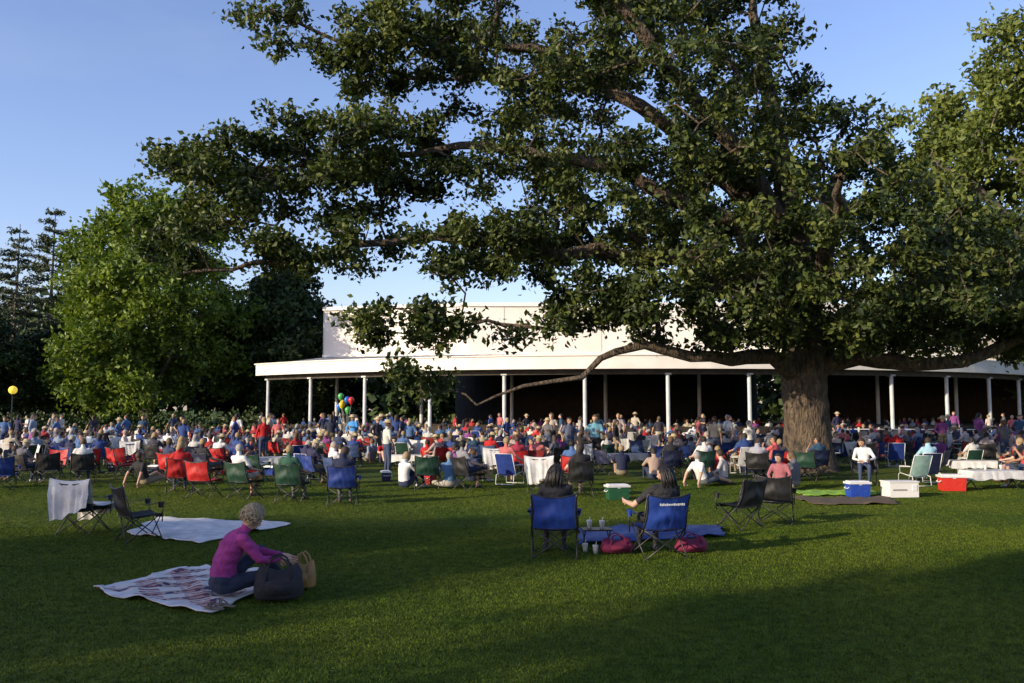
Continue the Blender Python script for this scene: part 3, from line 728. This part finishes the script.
B.grid([[(*wall_pt(WL[i]/WL[-1],-.4)[0],8.9) for i in range(4)],[(-6,95,8.9),(4,95,8.9),(20,95,8.9),(34,95,8.9)]],1)
add_obj('main_roof',B.mesh('main_roof',[M_roof,M_soffit]),parent=shed)
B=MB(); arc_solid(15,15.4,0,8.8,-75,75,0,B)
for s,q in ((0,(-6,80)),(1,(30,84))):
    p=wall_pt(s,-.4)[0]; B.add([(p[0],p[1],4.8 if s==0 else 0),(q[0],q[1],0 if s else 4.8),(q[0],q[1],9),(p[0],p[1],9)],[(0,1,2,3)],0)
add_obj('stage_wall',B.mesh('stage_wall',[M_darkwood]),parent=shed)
B=MB()
tcol=-43
while tcol<56:
    t=math.radians(tcol); p=AP(38.7,t,0)
    B.tube([(p[0],p[1],.12),(p[0],p[1],3.96)],.115,0,12); B.box((p[0],p[1],.06),(.5,.5,.12),1,rz=t); B.box((p[0],p[1],3.98),(.36,.36,.1),0,rz=t)
    tcol+=7.1
for i in range(9):
    q=wall_pt(.02+i*.12,-.15)[0]; B.tube([(q[0],q[1],.0),(q[0],q[1],5.2)],.13,0,10)
add_obj('columns',B.mesh('columns',[M_steel,M_conc]),parent=shed)
B=MB(); T=np.linspace(math.radians(-46),math.radians(60),40); B.grid([[AP(41.5,t,.004) for t in T],[AP(10,t,.004) for t in T]],0)
add_obj('floor_slab',B.mesh('floor',[M_conc]),parent=shed)
B=MB()
for R in np.arange(24,38,1.1):
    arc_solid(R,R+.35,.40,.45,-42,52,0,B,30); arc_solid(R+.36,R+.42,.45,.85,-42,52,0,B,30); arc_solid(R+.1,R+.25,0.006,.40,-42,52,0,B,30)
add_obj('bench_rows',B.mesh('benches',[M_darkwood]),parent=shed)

B=MB()
for i in range(30):
    x=17+i*1.0; y=44.5-.12*i; B.box((x,y,.5),(.07,.07,1.0),0)
    if i<29:
        for z in (.25,.55,.9): B.tube([(x,y,z),(x+1.0,y-.12,z)],.025,0,5)
add_obj('white_rail_fence',B.mesh('rail_fence',[M_white]))
def globe():
    B=MB(); B.tube([(0,0,0),(0,0,.15),(0,0,.16),(0,0,2.75)],[.12,.11,.05,.04],0,10); B.tube([(0,0,2.75),(0,0,2.85)],[.09,.09],0,10); B.ell((0,0,3.05),((.24,0,0),(0,.24,0),(0,0,.24)),1,16,12)
    m,nt,b=new_mat('lamp_globe'); b.inputs['Base Color'].default_value=(.8,.6,.05,1); b.inputs['Emission Color'].default_value=(1,.7,.08,1); b.inputs['Emission Strength'].default_value=.6
    return B.mesh('globe_lamp',[M_black,m],True)
gm=globe()
add_obj('globe_lamp',gm,(-29.3,50,0))

# ------------------------------------------------------------------ people and things, placed one by one
taken=[(9.5,27.4,1.7)]
def near(x,y,r=.75):
    return any((x-a)**2+(y-b)**2<(r+c)**2 for a,b,c in taken)
BLUE=(.012,.035,.20);NAVY=(.01,.015,.05);RED=(.42,.012,.015);GREEN=(.01,.045,.028);BLACK=(.012,.012,.014);WHITE=(.66,.65,.64);CYAN=(.12,.30,.42)
def chair(x,y,rz,col,mesh=CH,sc=.97,who=None,shirt=None):
    o=add_obj('folding_chair',mesh,(x,y,0),math.radians(rz),sc,color=col); taken.append((x,y,.35))
    if who is not None: add_obj('seated_person',PR['chair'][who],(x,y,0),math.radians(rz),sc*.97,color=shirt)
    return o
def ground(x,y,rz,shirt,k): add_obj('seated_person',PR['ground'][k],(x,y,.01),math.radians(rz),1,color=shirt); taken.append((x,y,.5))
def standp(x,y,rz,shirt,k,sc=1.0): add_obj('standing_person',PR['stand'][k],(x,y,0),math.radians(rz),sc,color=shirt); taken.append((x,y,.3))

M_mag=noise_mat('magenta_knit',(.24,.025,.15),(.36,.045,.23),scale=14,rough=.95,bump=.5,bscale=45)
M_jean=noise_mat('dark_denim',(.012,.018,.04),(.03,.04,.075),scale=10,rough=.9,bump=.3)
M_gh=noise_mat('ash_blonde_hair',(.16,.12,.07),(.42,.34,.23),scale=60,rough=.7)
M_sk=noise_mat('fair_skin',(.48,.28,.20),(.56,.35,.26),scale=6,rough=.5)
M_tanshoe=noise_mat('sandal',(.10,.07,.05),(.16,.12,.09),rough=.7)
def curls(B2,head,fd,hs,hu,n=1000):
    r=np.random.default_rng(2)
    for i in range(n):
        d=r.normal(0,1,3); d/=np.linalg.norm(d); lf,ls,lu=d
        if lf>.25 and lu<.45: continue
        if lu<-.55: continue
        p=head+hu*.028-fd*.016+fd*lf*.10+hs*ls*.09+hu*lu*.108
        out=unit(fd*lf+hs*ls+hu*lu); tg=unit(np.cross(out,r.normal(0,1,3))*.8-hu*.7)
        B2.tube([p,p+out*.014+tg*.012,p+out*.014+tg*.03,p+out*r.uniform(-.002,.014)+tg*.05],[.006,.007,.006,.002],4,4)
def straight(B2,head,fd,hs,hu):
    r=np.random.default_rng(4)
    for i in range(420):
        d=r.normal(0,1,3); d/=np.linalg.norm(d); lf,ls,lu=d
        if lf>.2 and lu<.5: continue
        if lu<-.1: continue
        p=head+hu*.03-fd*.014+fd*lf*.108+hs*ls*.096+hu*lu*.112
        back=-fd*r.uniform(.01,.03)+hs*ls*.02
        B2.tube([p,p-hu*.05+back,p-hu*.12+back*1.6,p-hu*r.uniform(.16,.26)+back*1.5],[.006,.008,.007,.002],4,4)
hero=dict(pel=(0,0,.135),neck=(.02,.17,.60),head=(.02,.265,.735),face=(-.25,.80,-.5),re=(.24,.30,.36),rw=(.10,.52,.33),le=(-.2,.36,.38),lw=(-.06,.58,.34),
   rk=(.14,.42,.20),ra=(-.14,.62,.075),lk=(-.22,.40,.38),la=(-.2,.62,.09),rf=(-.8,.6,0),lf=(0,1,0),mid=(0,-.085,.0),rhd=(-.3,.8,-.35),lhd=(0,.8,-.4),curl=.55)
hm=person('seated_woman_mesh',hero,.011,'long','long','curly',mats=[M_mag,M_sk,M_jean,M_tanshoe,M_gh,M_eye,M_lip],extra=curls)
hx,hy=-3.02,9.05
add_obj('seated_woman',hm,(hx,hy,.04),math.radians(-62),1.08); taken.append((hx,hy,1))
blanket_obj('patterned_blanket',[(-4.6,9.45),(-4.0,10.75),(-2.42,10.4),(-2.95,8.4)],M_plaid,seed=1,n=34,border=M_towel)
blanket_obj('white_blanket',[(-6.1,13.7),(-6.4,15.6),(-3.75,14.8),(-4.6,12.7)],M_towel,seed=3,n=28)
add_obj('black_tote_bag',BG,(-2.42,9.0,.04),math.radians(12),1.0)
add_obj('tan_handbag',BGT,(-2.3,9.55,.04),math.radians(-10),.92)
B=MB()
for dx in (0,.14):
    B.loft([((dx,-.13,.01),(.028,0,0),(0,0,.006)),((dx,-.05,.012),(.036,0,0),(0,0,.009)),((dx,.08,.012),(.046,0,0),(0,0,.009)),((dx,.13,.01),(.03,0,0),(0,0,.006))],0,10)
    B.tube([(dx-.04,.0,.015),(dx-.01,.04,.055),(dx,.085,.03),(dx+.01,.04,.055),(dx+.04,0,.015)],.008,0,6)
add_obj('sandals',B.mesh('sandals',[M_tanshoe],True),(-2.92,8.5,.04),math.radians(60))

BB=(.012,.045,.26)
PMD=[M_blackcloth,M_sk,M_blackcloth,M_blackcloth,noise_mat('black_hair',(.008,.007,.007),(.02,.016,.014),scale=30,rough=.5),M_eye,M_lip]
chair(.58,11.75,-4,BB,sc=1.0)
add_obj('seated_person',person('front_sitter_a',dict(chair_sit4,face=(.45,.85,-.1)),.014,'short','long','long',mats=PMD,extra=straight),(.58,11.75,0),math.radians(-4),.96)
c2=chair(1.98,11.7,14,BB,sc=1.0)
add_obj('seated_person',person('front_sitter_b',dict(chair_sit4,face=(-.6,.75,-.15),le=(-.34,.05,.72),lw=(-.36,.3,.74)),.014,'short','long','long',mats=PMD,extra=straight),(1.98,11.7,0),math.radians(14),.96)
B=MB(); x=-.17
rl=random.Random(8)
while x<.17:
    w=rl.uniform(.012,.022); B.box((x+w/2,-.452-.03*(1-(x/.3)**2)+.006,.742+rl.uniform(-.002,.002)),(w,.004,rl.choice([.03,.022,.022])),0); x+=w+.008
add_obj('printed_lettering',B.mesh('lettering',[M_whitep]),parent=c2)
blanket_obj('blue_blanket',[(1.0,12.6),(1.1,14.2),(3.5,14.6),(3.3,13.4)],M_cloth,color=(.02,.05,.18),seed=5)
for p in ((1.45,11.95),(2.5,12.05)): add_obj('duffel_bag',BGC,(p[0],p[1],.02),.2,(1.1,1,.6),color=(.17,.012,.05))
def cups():
    B=MB(); B.loft([((0,0,0),(.03,0,0),(0,.03,0)),((0,0,.11),(.04,0,0),(0,.04,0)),((0,0,.118),(.042,0,0),(0,.042,0))],0,12); B.tube([(0,0,.11),(.015,0,.17)],.004,0,5); return B.mesh('cup',[M_whitep],True)
cm=cups()
for p in ((1.02,12.05),(1.15,11.9)): add_obj('drink_cup',cm,(*p,.0))
def tray():
    B=MB(); B.box((0,0,.25),(.42,.3,.02),1)
    for x in (-1,1):
        B.tube([(x*.18,-.13,.005),(x*.18,.13,.24)],.01,1,6); B.tube([(x*.18,.13,.005),(x*.18,-.13,.24)],.01,1,6)
    return B.mesh('tray',[M_whitep,M_black])
add_obj('folding_side_table',tray(),(1.22,12.5,0),.1)
for p in ((1.12,12.5),(1.3,12.45)): add_obj('drink_cup',cm,(*p,.262))
chair(3.8,14.4,35,BLACK); chair(4.62,15.1,-20,BLACK)
chair(-5.65,13.1,-50,BLACK); chair(-6.9,13.9,-10,NAVY); add_obj('white_towel',TW[1],(-6.9,13.9,0),math.radians(-10),1)
chair(-3.5,17.8,5,BLUE,who=1,shirt=NAVY); chair(-4.7,18.4,-8,GREEN,who=0,shirt=(.02,.08,.05)); chair(-5.9,19,-25,GREEN,who=2,shirt=WHITE)
chair(-6.9,19.3,-15,RED); chair(-7.9,20.4,20,RED,who=3,shirt=RED); chair(-12.4,20.9,20,BLUE); chair(-12.4,25,40,RED); chair(-11,24.4,-60,RED); chair(-11.8,25.8,0,RED); chair(-13,24.2,180,RED)
ground(-9.4,22,-30,BLACK,1); ground(-2.65,21.2,-40,WHITE,0); chair(-2.1,21.2,5,GREEN); ground(-1.55,21.3,20,(.1,.2,.35),2); chair(-1.05,21,-50,BLACK,who=2,shirt=(.2,.2,.22))
chair(-.5,24.6,0,BLACK); add_obj('white_towel',TW[0],(-.5,24.6,0),0,1); chair(.15,24.4,0,RED,who=0,shirt=(.3,.02,.05))
chair(.68,20.4,-8,NAVY); add_obj('white_towel',TW[1],(.68,20.4,0),math.radians(-8),1)
chair(1.5,19.4,8,BLACK,who=3,shirt=BLACK)
add_obj('cooler',CL,(2.3,18.8,0),.2,.85,color=(.02,.09,.04))
standp(2.65,27.2,172,CYAN,1,1.05); standp(-7.2,34,10,(.015,.02,.05),4,1.02); standp(-11.6,36,-10,WHITE,0,1.05); standp(-9,31,30,RED,4,.98); standp(-6.7,36,160,(.05,.25,.6),3); standp(-10.7,33,100,(.03,.05,.2),2)
standp(1.9,28.4,200,(.1,.12,.2),0)
for x,y,rz,s,k in ((3.9,23.5,10,(.35,.25,.2),0),(4.9,22,-60,WHITE,1),(5.5,22.4,70,(.45,.42,.4),2),(3.2,25,0,NAVY,3),(6.5,20.8,150,(.3,.1,.12),2),(7.0,21.3,40,(.1,.1,.12),0),(5.9,24.5,0,RED,3)): ground(x,y,rz,s,k)
chair(5.3,24,10,GREEN,who=0,shirt=WHITE); chair(6.6,23,-20,BLACK,who=1,shirt=(.3,.3,.35)); chair(7.3,24.4,40,BLUE,who=2,shirt=(.5,.1,.1))
add_obj('cooler',CL,(7.8,19.4,0),.1,(.85,.85,.9),color=(.02,.06,.35)); add_obj('cooler',CL,(10.65,20.8,0),-.1,1.0,color=(.55,.03,.02))
blanket_obj('brown_blanket',[(6.3,17.7),(6.2,19),(8.3,19),(8.0,17.8)],M_cloth,color=(.10,.075,.05),seed=8)
blanket_obj('lime_blanket',[(6.7,19.5),(6.6,20.6),(8.6,20.7),(8.4,19.7)],M_cloth,color=(.22,.4,.05),seed=9)
B=MB(); B.box((0,0,.155),(.62,.36,.30),0); B.box((0,0,.317),(.65,.39,.025),0); B.box((.22,-.185,.2),(.1,.012,.12),0); B.box((-.1,-.186,.16),(.3,.01,.03),1)
add_obj('storage_box',modmesh(B.mesh('b',[M_white,M_conc]),[('BEVEL',dict(width=.01,segments=2))],'storage_box'),(8.75,19.4,0),.1,1.1)
def tabletop():
    B=MB(); B.box((0,0,.44),(1.3,.62,.03),0)
    for x in(-.55,.55):
        B.tube([(x,-.25,0),(x,.25,.43)],.014,1,6); B.tube([(x,.25,0),(x,-.25,.43)],.014,1,6)
    P=[]
    n=72
    for k,(s,z) in enumerate(((.0,.463),(1,.462),(1.03,.42),(1.06,.34),(1.08,.26))):
        row=[]
        for i in range(n+1):
            a=2*math.pi*i/n; c,d=math.cos(a),math.sin(a); m=max(abs(c)/.66,abs(d)/.32); f=1+.05*noise.noise(Vector((c*5,d*5,k*.3)))*(k>1)
            row.append((c/m*s*f,d/m*s*f,z+.07*noise.noise(Vector((c*2,d*2,4)))*(k==4)))
        P.append(row)
    B.grid(P,2); return B.mesh('picnic_table',[M_whitep,M_black,M_towel],False)
tm=tabletop()
for x,y,r in ((11.9,21.3,.1),(-7.5,27,.4),(13.6,25.2,-.2),(3.9,28.9,.1),(-3.4,28.2,-.2)):
    add_obj('folding_table',tm,(x,y,0),r); taken.append((x,y,.7))
add_obj('drink_cup',cm,(11.7,21.2,.466)); add_obj('drink_cup',cm,(12.2,21.4,.466))
chair(10.4,22.2,10,(.3,.45,.4),CH2); chair(8.1,23.6,-30,GREEN); chair(12.9,21.8,80,BLACK,who=2,shirt=(.4,.05,.05)); chair(13.4,22.9,30,NAVY,who=0,shirt=BLACK); chair(11.2,23.2,0,NAVY,CH2,who=1,shirt=(.3,.5,.6)); chair(9.2,22.4,160,BLACK,who=1,shirt=WHITE)

def balloons():
    B=MB(); cols=[1,2,3,1,4,2,3]
    r=random.Random(3)
    for i,c in enumerate(cols):
        p=np.array([r.uniform(-.35,.35),r.uniform(-.3,.3),2.2+r.uniform(-.35,.4)])
        B.loft([(p+np.array([0,0,z]),(rr,0,0),(0,rr,0)) for z,rr in ((-.2,.01),(-.17,.03),(-.1,.09),(0,.135),(.08,.13),(.14,.08),(.16,.03))],c,12)
        B.tube([p+np.array([0,0,-.2]),(p*.5+np.array([0,0,.3])),(0,0,1.05)],.004,0,4)
    B.tube([(0,0,0),(0,0,1.05)],.012,0,6)
    ms=[M_whitep]+[noise_mat('balloon_%s'%n,c,c,rough=.3) for n,c in (('yellow',(.7,.5,.02)),('green',(.08,.4,.1)),('blue',(.02,.15,.6)),('red',(.6,.03,.03)))]
    return B.mesh('balloons',ms,True)
add_obj('balloon_bunch',balloons(),(-7.4,38,0))

rc=random.Random(12)
PAL=[WHITE,(.5,.5,.48),RED,(.02,.05,.2),(.015,.015,.02),(.06,.13,.3),(.4,.36,.28),(.1,.1,.12),(.2,.26,.36),(.45,.12,.12),(.02,.02,.06),(.02,.06,.12),(.35,.3,.3),(.03,.03,.05),(.6,.5,.45),(.2,.05,.2),(.35,.02,.03),(.03,.04,.09)]
CPAL=[BLUE,NAVY,RED,GREEN,BLACK,BLUE,NAVY,BLACK,(.012,.05,.25),(.03,.06,.16),(.25,.02,.02),BLACK,RED]
cnt=0; y=21.6
while y<46.5:
    x=-.62*y-1
    while x<.64*y+1:
        xx=x+rc.uniform(-.3,.3); yy=y+rc.uniform(-.45,.45)
        dens=.82
        if yy<24: dens=.3 if xx<0 else .12
        elif yy<28: dens=.72 if xx<3 else .38
        if xx>3 and yy<32: dens*=.75
        if xx<-9 and yy<25: dens=.5
        arc=math.hypot(xx-CX,yy-CY)
        if rc.random()<dens and not near(xx,yy,.28) and arc>41.8:
            k=rc.random(); rz=math.degrees(-math.atan2(4-xx,75-yy))+rc.gauss(0,28)
            if k<.64:
                m=rc.choice([CH,CHB,CH,CHB,CH,CHB,CH2])
                who=rc.randrange(5) if rc.random()<.80 else None
                chair(xx,yy,rz,rc.choice(CPAL) if m is not CH2 else rc.choice([WHITE,BLUE,GREEN]),m,rc.uniform(.88,1.0),who,rc.choice(PAL))
                if who is None and rc.random()<.3: add_obj('white_towel',rc.choice(TW),(xx,yy,0),math.radians(rz),1)
            elif k<.83: ground(xx,yy,rz+rc.choice([0,0,60,-70,180]),rc.choice(PAL),rc.randrange(4))
            elif k<(.92 if yy>28 else .85): standp(xx,yy,rc.uniform(0,360),rc.choice(PAL),rc.randrange(5),rc.uniform(.92,1.06))
            elif k<.96: add_obj('cooler',CL,(xx,yy,0),rc.uniform(0,3),.7,color=rc.choice([BLUE,RED,NAVY,GREEN]))
            else: add_obj('picnic_bag',BGC,(xx,yy,0),rc.uniform(0,3),1,color=rc.choice(PAL))
            cnt+=1
        x+=1.0
    y+=1.08
print('crowd',cnt)
for R in np.arange(25.1,38,2.2):
    t=-41
    while t<50:
        if rc.random()<.5:
            a=math.radians(t+rc.uniform(-.4,.4)); p=AP(R+.18,a,0.02)
            add_obj('seated_person',PR['chair'][rc.randrange(4)],p,a,.98,color=rc.choice(PAL))
        t+=1.9
for i in range(26):
    a=math.radians(rc.uniform(-42,50)); p=AP(rc.uniform(39.6,41.2),a,.006); add_obj('standing_person',PR['stand'][rc.randrange(5)],p,rc.uniform(0,6),rc.uniform(.93,1.05),color=rc.choice(PAL))

# ------------------------------------------------------------------ light, sky, camera
EL=math.radians(17); dx,dy=.83,.56
D=Vector((dx*math.cos(EL),dy*math.cos(EL),-math.sin(EL)))
sl=bpy.data.lights.new('sun','SUN'); sl.energy=6.0; sl.angle=math.radians(.5); sl.color=(1,.84,.60)
so=bpy.data.objects.new('sun',sl); COL.objects.link(so); so.rotation_euler=D.to_track_quat('-Z','Y').to_euler(); so.location=(-30,-30,30)
w=bpy.data.worlds.new('World'); scn.world=w; w.use_nodes=True; nt=w.node_tree
bg=nt.nodes['Background']; sky=nt.nodes.new('ShaderNodeTexSky'); sky.sky_type='NISHITA'; sky.sun_disc=False
sky.sun_elevation=EL; sky.sun_rotation=math.atan2(-dx,-dy)%(2*math.pi); sky.altitude=200; sky.air_density=1.15; sky.dust_density=.8; sky.ozone_density=3.0
tint=N(nt,'ShaderNodeMix',data_type='RGBA',blend_type='MULTIPLY'); tint.inputs['Factor'].default_value=1; tint.inputs['B'].default_value=(1.10,.95,1.08,1)
nt.links.new(sky.outputs[0],tint.inputs['A'])
# thin cirrus
tc=N(nt,'ShaderNodeTexCoord'); mp=N(nt,'ShaderNodeMapping'); mp.inputs['Scale'].default_value=(1.2,1.2,5.0); mp.inputs['Rotation'].default_value=(.3,.5,.4)
nz=N(nt,'ShaderNodeTexNoise'); nz.inputs['Scale'].default_value=1.6; nz.inputs['Detail'].default_value=7; nz.inputs['Distortion'].default_value=.6
nt.links.new(tc.outputs['Generated'],mp.inputs['Vector']); nt.links.new(mp.outputs[0],nz.inputs['Vector'])
cr=ramp(nt,[(.52,(0,0,0)),(.9,(.25,.25,.25))]); nt.links.new(nz.outputs['Fac'],cr.inputs['Fac'])
cm_=N(nt,'ShaderNodeMix',data_type='RGBA'); nt.links.new(cr.outputs[0],cm_.inputs['Factor']); nt.links.new(tint.outputs['Result'],cm_.inputs['A']); cm_.inputs['B'].default_value=(3.2,3.3,3.6,1)
nt.links.new(cm_.outputs['Result'],bg.inputs['Color']); bg.inputs['Strength'].default_value=.235
cam=bpy.data.cameras.new('camera'); co=bpy.data.objects.new('camera',cam); COL.objects.link(co)
cam.sensor_width=36; cam.lens=29.9; cam.clip_end=2000; cam.clip_start=.1
co.location=(0,0,2.0); co.rotation_euler=(math.radians(90+4.47),0,0); scn.camera=co
scn.view_settings.view_transform='Standard'; scn.view_settings.look='None'; scn.view_settings.exposure=0
